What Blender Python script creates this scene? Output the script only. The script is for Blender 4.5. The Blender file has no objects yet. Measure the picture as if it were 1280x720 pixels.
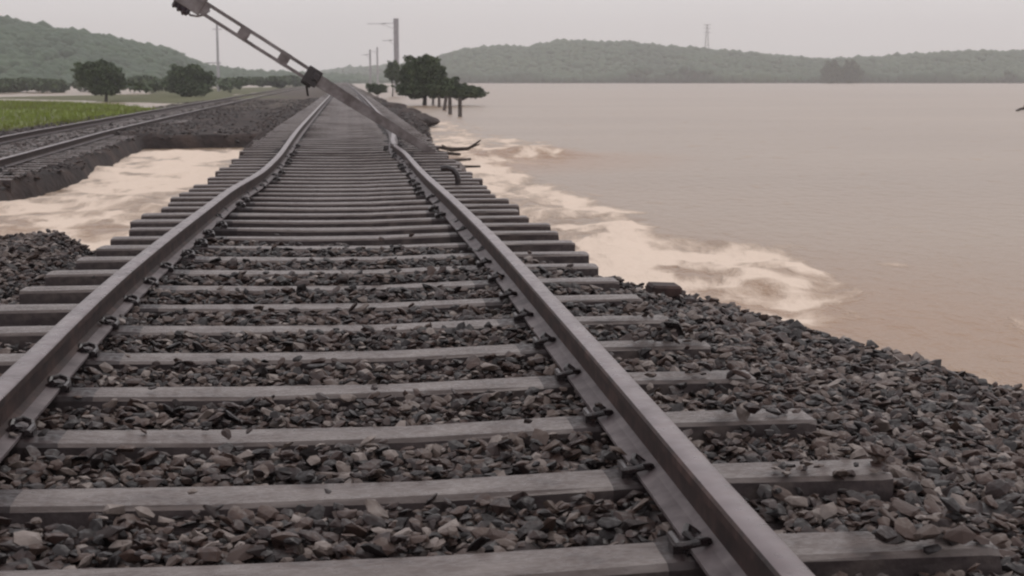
import bpy, bmesh, math, random
import numpy as np
from mathutils import Vector, Matrix, noise as mn

S = bpy.context.scene
C = S.collection
R = math.radians
random.seed(7)
rng = np.random.default_rng(7)

# ------------------------------------------------------------------ camera
CAM_Z = 1.01
FPX = 1764.0                       # focal length in photo pixels (1280 wide)
PITCH = math.atan(260.0 / FPX)
cam = bpy.data.cameras.new('camera')
cam.sensor_width = 36.0
cam.lens = 36.0 * FPX / 1280.0
cam.clip_start = 0.05
cam.clip_end = 9000.0
cam.dof.use_dof = True
cam.dof.focus_distance = 5.0
cam.dof.aperture_fstop = 9.0
camo = bpy.data.objects.new('camera', cam)
C.objects.link(camo)
camo.location = (0, 0, CAM_Z)
camo.rotation_euler = (R(90) - PITCH, 0, 0)
S.camera = camo

# ------------------------------------------------------------------ sky and sun
SUN_EL, SUN_AZ = R(55), R(25)
w = bpy.data.worlds.new('World')
S.world = w
w.use_nodes = True
nt = w.node_tree
nt.nodes.clear()
wo = nt.nodes.new('ShaderNodeOutputWorld')
sky = nt.nodes.new('ShaderNodeTexSky')
sky.sky_type = 'NISHITA'
sky.sun_disc = False
sky.sun_elevation = SUN_EL
sky.sun_rotation = SUN_AZ
sky.air_density = 1.0
sky.dust_density = 5.0
b1 = nt.nodes.new('ShaderNodeBackground')
b1.inputs['Strength'].default_value = 0.06
nt.links.new(sky.outputs[0], b1.inputs[0])
tc = nt.nodes.new('ShaderNodeTexCoord')
sep = nt.nodes.new('ShaderNodeSeparateXYZ')
nt.links.new(tc.outputs['Generated'], sep.inputs[0])
rp = nt.nodes.new('ShaderNodeValToRGB')
rp.color_ramp.elements[0].position = 0.0
rp.color_ramp.elements[0].color = (0.615, 0.605, 0.59, 1)
rp.color_ramp.elements[1].position = 0.12
rp.color_ramp.elements[1].color = (0.70, 0.68, 0.70, 1)
nt.links.new(sep.outputs[2], rp.inputs[0])
no = nt.nodes.new('ShaderNodeTexNoise')
no.inputs['Scale'].default_value = 3.5
no.inputs['Detail'].default_value = 4
mp = nt.nodes.new('ShaderNodeMapping')
mp.inputs['Scale'].default_value = (1, 1, 3.5)
nt.links.new(tc.outputs['Generated'], mp.inputs[0])
nt.links.new(mp.outputs[0], no.inputs[0])
mr = nt.nodes.new('ShaderNodeMapRange')
mr.inputs['To Min'].default_value = 0.90
mr.inputs['To Max'].default_value = 1.10
nt.links.new(no.outputs[0], mr.inputs[0])
mx = nt.nodes.new('ShaderNodeVectorMath')
mx.operation = 'SCALE'
nt.links.new(rp.outputs[0], mx.inputs[0])
nt.links.new(mr.outputs[0], mx.inputs['Scale'])
b2 = nt.nodes.new('ShaderNodeBackground')
nt.links.new(mx.outputs[0], b2.inputs[0])
b2.inputs['Strength'].default_value = 1.44
ms = nt.nodes.new('ShaderNodeMixShader')
ms.inputs[0].default_value = 0.9
nt.links.new(b1.outputs[0], ms.inputs[1])
nt.links.new(b2.outputs[0], ms.inputs[2])
nt.links.new(ms.outputs[0], wo.inputs['Surface'])

sl = bpy.data.lights.new('sun', 'SUN')
sl.energy = 0.5
sl.angle = R(25)
sl.color = (1.0, 0.95, 0.9)
so = bpy.data.objects.new('sun', sl)
C.objects.link(so)
so.rotation_euler = (R(90) - SUN_EL, 0, -SUN_AZ + math.pi)

S.view_settings.view_transform = 'Standard'
S.view_settings.look = 'None'
S.view_settings.exposure = 0.0
S.view_settings.gamma = 1.0
S.render.engine = 'CYCLES'
S.cycles.filter_width = 2.2
S.cycles.volume_bounces = 1
S.cycles.max_bounces = 6
S.cycles.volume_step_rate = 10.0


# ------------------------------------------------------------------ measuring
def at(px, py, z=0.0):
    """point of the place that a photo pixel shows on the level z"""
    depth = FPX * (CAM_Z - z) / (math.cos(PITCH) * (py - 100.0))
    return ((px - 640.0) / FPX * depth, (depth - (CAM_Z - z) * math.sin(PITCH)) / math.cos(PITCH))


def up(px, py, Y):
    """x and z that a photo pixel shows at the distance Y"""
    # ray: forward f, down d
    a = (py - 360.0) / FPX
    dy = math.cos(PITCH) - a * math.sin(PITCH)
    dz = -math.sin(PITCH) - a * math.cos(PITCH)
    t = Y / dy
    return (px - 640.0) / FPX * t, CAM_Z + dz * t


# ------------------------------------------------------------------ materials
def mat(name, base, rough=0.8, spec=0.4, metal=0.0):
    m = bpy.data.materials.new(name)
    m.use_nodes = True
    p = m.node_tree.nodes['Principled BSDF']
    p.inputs['Base Color'].default_value = (*base, 1)
    p.inputs['Roughness'].default_value = rough
    p.inputs['Specular IOR Level'].default_value = spec
    p.inputs['Metallic'].default_value = metal
    return m


def N(m, t):
    return m.node_tree.nodes.new(t)


def L(m, a, b):
    m.node_tree.links.new(a, b)


def noisy(name, cols, scale=6.0, rough=0.85, spec=0.35, metal=0.0, bump=0.3, bdist=0.01,
          bscale=None, coords='Object', stretch=(1, 1, 1), rrange=None, detail=6, attr=None, bias=0.0):
    """a rough surface whose colour wanders between cols by noise, with a fine relief"""
    m = mat(name, cols[0], rough, spec, metal)
    p = m.node_tree.nodes['Principled BSDF']
    tcn = N(m, 'ShaderNodeTexCoord')
    mpn = N(m, 'ShaderNodeMapping')
    mpn.inputs['Scale'].default_value = stretch
    L(m, tcn.outputs[coords], mpn.inputs[0])
    n = N(m, 'ShaderNodeTexNoise')
    n.inputs['Scale'].default_value = scale
    n.inputs['Detail'].default_value = detail
    n.inputs['Roughness'].default_value = 0.62
    L(m, mpn.outputs[0], n.inputs[0])
    r = N(m, 'ShaderNodeValToRGB')
    el = r.color_ramp.elements
    lo, hi = 0.32, 0.68
    k = len(cols)
    while len(el) < k:
        el.new(0.5)
    for i, c in enumerate(cols):
        el[i].position = lo + (hi - lo) * i / (k - 1)
        el[i].color = (*c, 1)
    src = n.outputs[0]
    if attr:
        a = N(m, 'ShaderNodeAttribute')
        a.attribute_name = attr
        mm = N(m, 'ShaderNodeMath')
        mm.operation = 'MULTIPLY_ADD'
        mm.inputs[1].default_value = 0.35
        L(m, n.outputs[0], mm.inputs[0])
        m2 = N(m, 'ShaderNodeMath')
        m2.operation = 'MULTIPLY_ADD'
        m2.inputs[1].default_value = 0.42
        m2.inputs[2].default_value = 0.12 + bias
        L(m, a.outputs['Fac'], m2.inputs[0])
        L(m, m2.outputs[0], mm.inputs[2])
        src = mm.outputs[0]
    L(m, src, r.inputs[0])
    L(m, r.outputs[0], p.inputs['Base Color'])
    n2 = N(m, 'ShaderNodeTexNoise')
    n2.inputs['Scale'].default_value = bscale or scale * 4
    n2.inputs['Detail'].default_value = 5
    L(m, mpn.outputs[0], n2.inputs[0])
    bp = N(m, 'ShaderNodeBump')
    bp.inputs['Strength'].default_value = bump
    bp.inputs['Distance'].default_value = bdist
    L(m, n2.outputs[0], bp.inputs['Height'])
    L(m, bp.outputs[0], p.inputs['Normal'])
    if rrange:
        q = N(m, 'ShaderNodeMapRange')
        q.inputs['From Min'].default_value = 0.35
        q.inputs['From Max'].default_value = 0.65
        q.inputs['To Min'].default_value = rrange[0]
        q.inputs['To Max'].default_value = rrange[1]
        L(m, n2.outputs[0], q.inputs[0])
        L(m, q.outputs[0], p.inputs['Roughness'])
    return m


M = {}
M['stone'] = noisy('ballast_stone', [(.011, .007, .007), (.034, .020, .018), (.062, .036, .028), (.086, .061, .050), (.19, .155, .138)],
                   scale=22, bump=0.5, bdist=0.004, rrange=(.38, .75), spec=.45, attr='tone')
M['bed'] = noisy('wet_ballast_bed', [(.012, .008, .008), (.03, .02, .02), (.055, .037, .034)], scale=14, bump=1.0, bdist=0.03, bscale=24)
M['earth'] = noisy('washed_earth', [(.010, .006, .006), (.026, .016, .014), (.056, .036, .029)], scale=1.6, bump=0.9, bdist=0.08, bscale=6, coords='Object')
M['concrete'] = noisy('wet_concrete', [(.055, .042, .040), (.10, .077, .070), (.13, .106, .098), (.175, .148, .138)], scale=4, bump=0.5, bdist=0.005, bscale=45,
                      rrange=(.26, .6), stretch=(1, 2, 2))
M['seat_shade'] = noisy('shaded_greasy_rail_seat', [(.010, .006, .007), (.028, .019, .019), (.055, .04, .04)], scale=14, bump=0.4, bdist=0.004, rrange=(.3, .7))  # shadow beside the rail foot painted into the seat colour, along with grease
M['flank_mud_shade'] = noisy('muddy_shaded_concrete', [(.022, .015, .015), (.045, .033, .033), (.085, .066, .06)], scale=9, bump=0.6, bdist=0.006, bscale=50, rough=.7)  # mud stain, darkened further to paint in the shade on sleeper sides
M['rust'] = noisy('rusty_rail_side', [(.012, .006, .006), (.032, .017, .015), (.068, .038, .032)], scale=9, bump=0.3, bdist=0.003, rough=.7, stretch=(1, 1, 1))
M['steel'] = noisy('worn_rail_head', [(.10, .074, .077), (.165, .132, .137), (.23, .19, .19)], scale=7, bump=0.12, bdist=0.002, metal=.6, rrange=(.27, .42),
                   spec=.5)
M['foot'] = noisy('grimy_rail_foot', [(.05, .037, .038), (.11, .088, .09), (.17, .142, .142)], scale=8, bump=0.3, bdist=0.003, rough=.55)
M['iron'] = noisy('black_wet_iron', [(.008, .005, .006), (.02, .013, .014), (.035, .022, .022)], scale=30, bump=0.3, bdist=0.002, rrange=(.22, .5), spec=.55)
M['galv'] = noisy('weathered_galvanised_steel', [(.075, .058, .055), (.16, .137, .136), (.26, .235, .235)], scale=4, bump=0.2, bdist=0.004, metal=.2, rough=.42)
M['porcelain'] = noisy('brown_porcelain', [(.02, .012, .018), (.045, .03, .04)], scale=4, rough=.3, bump=0.05)
M['pale_paint'] = noisy('pale_grey_paint', [(.36, .34, .36), (.5, .48, .5)], scale=2, bump=.1)
M['bark'] = noisy('wet_bark', [(.02, .014, .012), (.06, .045, .036)], scale=10, bump=.6, bdist=.01)
M['leaf'] = noisy('tree_foliage', [(.022, .034, .014), (.052, .078, .032), (.095, .128, .055)], scale=.9, bump=0, coords='Object', rough=.6, bias=0)
M['leaf_far'] = noisy('hill_foliage', [(.018, .042, .02), (.032, .068, .03), (.05, .085, .038)], scale=.02, bump=0, coords='Object', rough=.8)
M['grass'] = noisy('flooded_grass', [(.12, .11, .025), (.17, .21, .025), (.22, .29, .035)], scale=.12, bump=0, coords='Object', rough=.7)
M['wood'] = noisy('grey_wood', [(.05, .04, .036), (.11, .09, .08)], scale=6, bump=.4, bdist=.006, stretch=(1, 1, .2))

# land: brown earth and green turf chosen by a painted-on attribute of the mesh
m = noisy('flood_plain', [(.04, .028, .022), (.085, .062, .045)], scale=.6, bump=.8, bdist=.06, bscale=5)
p = m.node_tree.nodes['Principled BSDF']
old = p.inputs['Base Color'].links[0].from_socket
a = N(m, 'ShaderNodeAttribute'); a.attribute_name = 'turf'
mixn = N(m, 'ShaderNodeMix'); mixn.data_type = 'RGBA'
L(m, a.outputs['Fac'], mixn.inputs[0]); L(m, old, mixn.inputs[6])
mixn.inputs[7].default_value = (.13, .165, .025, 1)
L(m, mixn.outputs[2], p.inputs['Base Color'])
M['ground'] = m

# water: silty, opaque, broken by foam where the attribute and a streaky noise say so
m = mat('silty_flood_water', (.36, .25, .2), .18, .5)
p = m.node_tree.nodes['Principled BSDF']
p.inputs['IOR'].default_value = 1.33
tcn = N(m, 'ShaderNodeTexCoord')
mpn = N(m, 'ShaderNodeMapping'); mpn.inputs['Scale'].default_value = (1.1, .5, 1)
mpn.inputs['Rotation'].default_value = (0, 0, R(-14))
L(m, tcn.outputs['Object'], mpn.inputs[0])
n1 = N(m, 'ShaderNodeTexNoise'); n1.inputs['Scale'].default_value = 1.5; n1.inputs['Detail'].default_value = 7
n1.inputs['Roughness'].default_value = .6; n1.inputs['Distortion'].default_value = .35
L(m, mpn.outputs[0], n1.inputs[0])
a = N(m, 'ShaderNodeAttribute'); a.attribute_name = 'foam'
s1 = N(m, 'ShaderNodeMath'); s1.operation = 'MULTIPLY_ADD'; s1.inputs[1].default_value = 2.2; s1.inputs[2].default_value = -1.1
L(m, n1.outputs[0], s1.inputs[0])
s2 = N(m, 'ShaderNodeMath'); s2.operation = 'ADD'
L(m, s1.outputs[0], s2.inputs[0]); L(m, a.outputs['Fac'], s2.inputs[1])
fr = N(m, 'ShaderNodeMapRange'); fr.interpolation_type = 'SMOOTHSTEP'
fr.inputs['From Min'].default_value = .22; fr.inputs['From Max'].default_value = .74
L(m, s2.outputs[0], fr.inputs[0])
n3 = N(m, 'ShaderNodeTexNoise'); n3.inputs['Scale'].default_value = .06; n3.inputs['Detail'].default_value = 4
mp3 = N(m, 'ShaderNodeMapping'); mp3.inputs['Scale'].default_value = (.6, 1.6, 1)
L(m, tcn.outputs['Object'], mp3.inputs[0]); L(m, mp3.outputs[0], n3.inputs[0])
silt = N(m, 'ShaderNodeValToRGB')
silt.color_ramp.elements[0].position = .3; silt.color_ramp.elements[0].color = (.235, .162, .108, 1)
silt.color_ramp.elements[1].position = .7; silt.color_ramp.elements[1].color = (.29, .21, .146, 1)
L(m, n3.outputs[0], silt.inputs[0])
mxc = N(m, 'ShaderNodeMix'); mxc.data_type = 'RGBA'
L(m, fr.outputs[0], mxc.inputs[0]); L(m, silt.outputs[0], mxc.inputs[6])
mxc.inputs[7].default_value = (.71, .58, .475, 1)
L(m, mxc.outputs[2], p.inputs['Base Color'])
rr = N(m, 'ShaderNodeMapRange'); rr.inputs['To Min'].default_value = .3; rr.inputs['To Max'].default_value = .8
L(m, fr.outputs[0], rr.inputs[0]); L(m, rr.outputs[0], p.inputs['Roughness'])
sa = N(m, 'ShaderNodeAttribute'); sa.attribute_name = 'silt'
mxs = N(m, 'ShaderNodeMix'); mxs.data_type = 'RGBA'
L(m, sa.outputs['Fac'], mxs.inputs[0]); L(m, silt.outputs[0], mxs.inputs[6]); mxs.inputs[7].default_value = (.27, .14, .062, 1)
L(m, mxs.outputs[2], mxc.inputs[6])
n4 = N(m, 'ShaderNodeTexNoise'); n4.inputs['Scale'].default_value = 5.5; n4.inputs['Detail'].default_value = 5
L(m, mpn.outputs[0], n4.inputs[0])
bp = N(m, 'ShaderNodeBump'); bp.inputs['Strength'].default_value = .8; bp.inputs['Distance'].default_value = .06
ad = N(m, 'ShaderNodeMath'); ad.operation = 'MULTIPLY_ADD'; ad.inputs[1].default_value = 1.2
L(m, fr.outputs[0], ad.inputs[0]); L(m, n4.outputs[0], ad.inputs[2])
L(m, ad.outputs[0], bp.inputs['Height']); L(m, bp.outputs[0], p.inputs['Normal'])
M['water'] = m


# ------------------------------------------------------------------ mesh helpers
def tag(o, label=None, cat=None, group=None, kind=None):
    if label: o['label'] = label
    if cat: o['category'] = cat
    if group: o['group'] = group
    if kind: o['kind'] = kind
    return o


def link(name, me, parent=None, loc=None):
    o = bpy.data.objects.new(name, me)
    C.objects.link(o)
    if parent is not None: o.parent = parent
    if loc is not None: o.location = loc
    return o


def empty(name, loc=(0, 0, 0), rz=0.0):
    o = link(name, None, None, loc)
    o.rotation_euler.z = rz
    o.empty_display_size = .2
    return o


def from_np(name, V, F, mats, smooth=False, fm=None, attrs=None):
    """mesh from numpy vertices and equal-sized faces"""
    V = np.asarray(V, dtype=np.float32)
    F = np.asarray(F, dtype=np.int32)
    me = bpy.data.meshes.new(name)
    k = F.shape[1]
    me.vertices.add(len(V)); me.vertices.foreach_set('co', V.ravel())
    me.loops.add(F.size); me.loops.foreach_set('vertex_index', F.ravel())
    me.polygons.add(len(F))
    me.polygons.foreach_set('loop_start', np.arange(0, F.size, k, dtype=np.int32))
    me.polygons.foreach_set('loop_total', np.full(len(F), k, dtype=np.int32))
    for q in (mats if isinstance(mats, (list, tuple)) else [mats]): me.materials.append(q)
    if fm is not None: me.polygons.foreach_set('material_index', np.asarray(fm, dtype=np.int32))
    me.polygons.foreach_set('use_smooth', np.full(len(F), bool(smooth)))
    me.update(calc_edges=True)
    for an, av in (attrs or {}).items():
        at_ = me.attributes.new(an, 'FLOAT', 'POINT')
        at_.data.foreach_set('value', np.asarray(av, dtype=np.float32))
    return me


class MB:
    def __init__(s):
        s.v = []; s.f = []; s.m = []

    def add(s, vs, fs, mi=0):
        b = len(s.v)
        s.v += [tuple(v) for v in vs]
        s.f += [tuple(b + i for i in f) for f in fs]
        s.m += [mi] * len(fs)

    def box(s, c, sz, rot=None, mi=0):
        hx, hy, hz = sz[0] / 2, sz[1] / 2, sz[2] / 2
        vs = [Vector((x, y, z)) for x in (-hx, hx) for y in (-hy, hy) for z in (-hz, hz)]
        if rot is not None: vs = [rot @ v for v in vs]
        vs = [v + Vector(c) for v in vs]
        s.add(vs, [(0, 1, 3, 2), (4, 6, 7, 5), (0, 4, 5, 1), (2, 3, 7, 6), (0, 2, 6, 4), (1, 5, 7, 3)], mi)

    def tube(s, pts, r, n=8, mi=0, caps=True):
        pts = [Vector(p_) for p_ in pts]
        rs = r if isinstance(r, (list, tuple)) else [r] * len(pts)
        rings = []
        prev = None
        for i, p_ in enumerate(pts):
            d = (pts[min(i + 1, len(pts) - 1)] - pts[max(i - 1, 0)]).normalized()
            if prev is None:
                u = d.orthogonal().normalized()
            else:
                u = (prev - d * prev.dot(d))
                u = u.normalized() if u.length > 1e-6 else d.orthogonal().normalized()
            prev = u
            v = d.cross(u)
            rings.append([p_ + (u * math.cos(2 * math.pi * k / n) + v * math.sin(2 * math.pi * k / n)) * rs[i] for k in range(n)])
        vs = [q for ring in rings for q in ring]
        fs = []
        for i in range(len(rings) - 1):
            for k in range(n):
                a_, b_ = i * n + k, i * n + (k + 1) % n
                fs.append((a_, b_, b_ + n, a_ + n))
        if caps:
            fs.append(tuple(reversed(range(n))))
            fs.append(tuple((len(rings) - 1) * n + k for k in range(n)))
        s.add(vs, fs, mi)

    def mesh(s, name, mats, smooth=False, bevel=0):
        me = bpy.data.meshes.new(name)
        me.from_pydata(s.v, [], s.f)
        for q in (mats if isinstance(mats, (list, tuple)) else [mats]): me.materials.append(q)
        me.polygons.foreach_set('material_index', s.m)
        if bevel:
            bm = bmesh.new(); bm.from_mesh(me)
            bmesh.ops.bevel(bm, geom=list(bm.edges), offset=bevel, segments=1, affect='EDGES')
            bm.to_mesh(me); bm.free()
        me.polygons.foreach_set('use_smooth', [smooth] * len(me.polygons))
        me.update()
        return me

    def build(s, name, mats, parent=None, smooth=False, bevel=0, loc=None):
        return link(name, s.mesh(name, mats, smooth, bevel), parent, loc)


def fbm(X, Y, scale, octaves=4, seed=0.0):
    """cheap value noise on arrays, about -1..1"""
    out = np.zeros_like(X, dtype=np.float64)
    amp, tot = 1.0, 0.0
    for o_ in range(octaves):
        x = X * scale + seed * 17.3 + o_ * 31.7
        y = Y * scale + seed * 9.1 + o_ * 11.9
        xi, yi = np.floor(x), np.floor(y)
        fx, fy = x - xi, y - yi
        fx = fx * fx * (3 - 2 * fx); fy = fy * fy * (3 - 2 * fy)

        def h(i, j):
            v = np.sin(i * 127.1 + j * 311.7) * 43758.5453
            return v - np.floor(v)
        v = (h(xi, yi) * (1 - fx) + h(xi + 1, yi) * fx) * (1 - fy) + (h(xi, yi + 1) * (1 - fx) + h(xi + 1, yi + 1) * fx) * fy
        out += amp * (v * 2 - 1); tot += amp
        amp *= .5; scale *= 2.03
    return out / tot


def poly_dist(X, Y, poly):
    """distance outside a polygon (0 inside is negative)"""
    P = np.array(poly, dtype=float)
    d = np.full(X.shape, 1e18)
    inside = np.zeros(X.shape, bool)
    n = len(P)
    for i in range(n):
        ax, ay = P[i]; bx, by = P[(i + 1) % n]
        ex, ey = bx - ax, by - ay
        t = np.clip(((X - ax) * ex + (Y - ay) * ey) / (ex * ex + ey * ey), 0, 1)
        d = np.minimum(d, (X - ax - t * ex) ** 2 + (Y - ay - t * ey) ** 2)
        c_ = ((ay > Y) != (by > Y)) & (X < (bx - ax) * (Y - ay) / (by - ay + 1e-12) + ax)
        inside ^= c_
    d = np.sqrt(d)
    return np.where(inside, -d, d)


# ------------------------------------------------------------------ the lines of the two tracks
CY = np.array([-3, 0, 3.85, 5.81, 7.75, 10.4, 14.6, 20.3, 24.4, 66.5, 150, 400, 900.])
CX = np.array([.33, -.05, -.535, -.785, -1.01, -1.29, -1.765, -2.43, -2.9, -7.75, -17.6, -47, -106.])


def smooth_interp(y, xs, ys):
    k = np.array([-1, -.5, 0, .5, 1])
    y = np.asarray(y, dtype=float)
    return np.mean([np.interp(y + d * .8, xs, ys) for d in k], axis=0)


def cx(y): return smooth_interp(y, CY, CX)
def offL(y): return 1.045 * smooth_interp(np.asarray(y, float) / 1.045, [0, 3.8, 5.6, 8.1, 11.5, 13.6, 17.3, 24, 60, 900], [-.87, -.88, -.90, -.885, -.875, -.79, -.765, -.79, -.87, -.87])
def offR(y): return 1.045 * smooth_interp(np.asarray(y, float) / 1.045, [0, 2.3, 3.1, 5.3, 7.3, 10.4, 13.3, 18, 20.5, 22.5, 26, 60, 900], [.81, .82, .84, .876, .885, .835, .80, .79, .71, .80, .88, .87, .87])
def sag(y): return -.07 * np.exp(-((np.asarray(y, float) - 17) / 6.0) ** 2)


OY = np.array([0, 21.2, 33.2, 57, 117, 400, 900.])
OX = np.array([-5.6, -8.55, -10.35, -13.4, -20.9, -55, -114.])
def ox(y): return smooth_interp(y, OY, OX)
OZ = -.30

WATER_Z = -.60
# ------------------------------------------------------------------ ground
polyA = [(2.5, -4), (2.5, 3.6), (2.35, 5.0), (2.0, 6.0), (1.45, 6.8), (1.0, 7.4), (.45, 7.7), (-.6, 8.8), (-2.2, 9.1), (-2.9, 9.4), (-3.4, 10.4), (-4.4, 11.2),
         (-5.6, 10.8), (-5.4, -4)]
ysb = [25, 30, 46, 66, 113, 200, 400, 900]
polyB = [(-1.6, 24)] + [(float(cx(y)) + e_, y) for y, e_ in zip(ysb, [1.35, 1.3, 2.2, 2.2, 2.3, 2.3, 2.3, 2.3])] + [(float(cx(y)) - 2.4, y) for y in reversed(ysb[2:])] + [(-5.7, 33.2), (-5.0, 31), (-3.6, 26)]
ysc = [0, 10, 21, 33, 57, 117, 400, 900]
polyC = [(float(ox(y)) + 1.62, y) for y in ysc] + [(float(ox(y)) - 2.6, y) for y in reversed(ysc)]
polyD = [(-5.0, 33.5), (-6.5, 34.5), (-8.4, 33.6), (-9.6, 34), (-22, 117), (-60, 400), (-50, 400), (-12, 110), (-6, 50)]
polyE = [(-14, 42), (-20, 52), (-34, 74), (-60, 80), (-62, 92), (-42, 101), (-31, 97), (-23, 84), (-16, 62)]
polyF = [(-24, 100), (-36, 116), (-48, 128), (-38, 150), (-60, 240), (-50, 330), (-30, 150), (-20, 104)]


def ground_z(X, Y, fine=True):
    n1 = fbm(X, Y, .9, 4, 1)
    n2 = fbm(X, Y, .22, 3, 2)
    wob = .22 * n1 + .12 * fbm(X, Y, 3.0, 2, 5)
    s = X - cx(Y)
    dA = poly_dist(X, Y, polyA) + wob * .8
    left = np.clip((Y - 5) / 1.5, 0, 1) * (-.075 * np.clip((-s - 1.0) / .15, 0, 1) + .13 * np.clip((-s - 1.7) / .35, 0, 1))
    zA = -.075 + left + .028 * np.clip((Y - 5.0) / 1.5, 0, 1) * (np.abs(s) < 1.35) - .17 * np.maximum(0, np.abs(s) - 1.45) - .55 * np.maximum(0, dA) + .02 * n1
    dB = poly_dist(X, Y, polyB) + wob
    zB = -.12 - .9 * np.maximum(0, dB) - .04 * np.maximum(0, np.abs(s) - 1.5) + .03 * n1
    dC = poly_dist(X, Y, polyC) + n2 * .35
    zC = OZ - .035 - 2.4 * np.maximum(0, dC) + .03 * n1
    dD = poly_dist(X, Y, polyD) + wob * 1.5
    pit = .45 * np.clip(fbm(X, Y, .16, 2, 9) - .05, 0, 1) * 2
    zD = -.26 - 1.1 * np.maximum(0, dD) + .08 * n1 - pit * (Y < 75) * .45
    dE = poly_dist(X, Y, polyE) + n2 * 3
    zE = -.50 - .08 * np.maximum(0, dE) + .10 * n2 + np.clip(-dE, 0, 6) * .03
    dF = poly_dist(X, Y, polyF) + n2 * 4
    zF = -.52 - .08 * np.maximum(0, dF) + .12 * n2 + np.clip(-dF, 0, 5) * .02
    z = np.maximum.reduce([zA, zB, zC, zD, zE, zF])
    turf = np.clip(1 - np.maximum(0, dE) / 3.0, 0, 1) * np.clip(.75 + n2 * .8, 0, 1)
    turf = np.maximum(turf, .35 * np.clip(1 - np.maximum(0, dF) / 4.0, 0, 1))
    return np.maximum(z, -2.6), turf


def hit(px, py, lift=0.0):
    """where the line of a photo pixel first meets the ground"""
    zz = np.linspace(0, WATER_Z, 400)
    q = np.array([at(px, py, z_) for z_ in zz])
    gz, _ = ground_z(q[:, 0], q[:, 1])
    k_ = np.nonzero(gz >= zz)[0]
    k_ = k_[0] if len(k_) else len(zz) - 1
    return float(q[k_, 0]), float(q[k_, 1]), float(zz[k_]) + lift


def axis(a, b, step, lo, hi, g=1.12, cap=60):
    v = list(np.arange(a, b, step))
    st = step; x = a
    left = []
    while x > lo:
        st = min(st * g, cap); x -= st; left.append(x)
    st = step; x = v[-1]; right = []
    while x < hi:
        st = min(st * g, cap); x += st; right.append(x)
    return np.array(left[::-1] + v + right)


def grid_faces(nx, ny):
    i, j = np.meshgrid(np.arange(nx - 1), np.arange(ny - 1), indexing='xy')
    a_ = (j * nx + i).ravel()
    return np.stack([a_, a_ + 1, a_ + nx + 1, a_ + nx], 1)


gx = axis(-12, 5, .13, -2500, 2500, 1.07)
gy = axis(0, 42, .13, -300, 3500, 1.05)
GX, GY = np.meshgrid(gx, gy)
GZ, TURF = ground_z(GX, GY)
V = np.stack([GX.ravel(), GY.ravel(), GZ.ravel()], 1)
F = grid_faces(len(gx), len(gy))
fc = V[F].mean(1)
dAf = poly_dist(fc[:, 0], fc[:, 1], polyA)
fm = np.where(dAf < 1.6, 1, 0)
near = (fc[:, 1] < 60) & (fc[:, 0] > -16) & (fm == 0)
fm[near] = 2
g = link('ground', from_np('ground', V, F, [M['ground'], M['bed'], M['earth']], True, fm, {'turf': TURF.ravel()}))
tag(g, kind='structure')

# ------------------------------------------------------------------ flood water
wx = axis(-13, 7, .11, -2500, 2500, 1.05)
wy = axis(5, 36, .11, -300, 3500, 1.045)
WX, WY = np.meshgrid(wx, wy)


def zone(poly, soft):
    d = poly_dist(WX, WY, poly)
    return np.clip(1 - d / soft, 0, 1) * (d > 0) + (d <= 0) * 1.0


def atp(*pts): return [at(x, y, WATER_Z) for x, y in pts]


edgeR = zone(atp((560, 190), (640, 218), (700, 245), (770, 268), (790, 295), (925, 308), (1000, 345), (1005, 400), (860, 395), (700, 330), (600, 260), (540, 200)), .5)
farR = zone(atp((500, 135), (560, 165), (640, 182), (665, 196), (600, 205), (530, 190), (480, 140)), 2.0)
pool = zone(atp((320, 186), (170, 190), (60, 230), (-40, 262), (-60, 310), (60, 330), (150, 330), (260, 250)), .8)
under = zone([(.8, 10.5), (.2, 16), (-1.2, 22), (-4.5, 27), (-4.5, 18), (-3.5, 11)], 1.0)
foam = np.maximum.reduce([edgeR * .95, farR * .62, pool * .78, under * .6])
dnear = poly_dist(WX, WY, polyA)
ca, sa_ = math.cos(R(24)), math.sin(R(24))
FXX, FYY = WX * ca - WY * sa_, WX * sa_ + WY * ca
streak = fbm(WX * 1.1, WY * .38, .9, 4, 21)
fine = fbm(WX * 1.2, WY * .4, 3.2, 3, 22)
foam = np.clip(foam * (.86 + .62 * streak + .34 * fine), 0, 1)
foam = np.maximum(foam, .45 * np.exp(-np.maximum(0, dnear - 1.0) / .25) * (WX > -1))
silt_a = np.clip(np.exp(-np.maximum(0, dnear - 2.5) / 4.5) * (.7 + .5 * fbm(WX, WY, .25, 3, 12)), 0, 1)
silt_a = np.maximum(silt_a, zone(atp((590, 188), (640, 196), (720, 196), (690, 206), (600, 210)), 3.0) * .9)
foam = np.maximum(foam, .10 * zone(atp((1120, 428), (1200, 415), (1290, 396), (1500, 400), (1500, 520), (1280, 500), (1170, 450)), .25))
turb = np.clip(foam * 1.5, 0, 1)
turb = np.minimum(turb, 1.0) * np.clip(1.3 - WY / 60.0, 0, 1)
hump = .22 * np.exp(-(((WX - .35) / 1.1) ** 2 + ((WY - 30.5) / .9) ** 2)) + .14 * np.exp(-(((WX + 1.2) / 1.2) ** 2 + ((WY - 28.2) / .5) ** 2))
u1 = fbm(WX * .95, WY * .6, 1.1, 4, 3)
u2 = fbm(WX, WY * .6, 3.1, 3, 4)
WZ = WATER_Z + turb * (.11 * u1 + .05 * np.abs(u2) + .02 * fbm(WX, WY, 6.5, 2, 8)) + .008 * fbm(WX, WY, .8, 3, 6) * (WY < 60) + hump
WV = np.stack([WX.ravel(), WY.ravel(), WZ.ravel()], 1)
wo_ = link('flood_water', from_np('flood_water', WV, grid_faces(len(wx), len(wy)), M['water'], True, None, {'foam': foam.ravel(), 'silt': silt_a.ravel()}))
tag(wo_, kind='structure')


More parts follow.
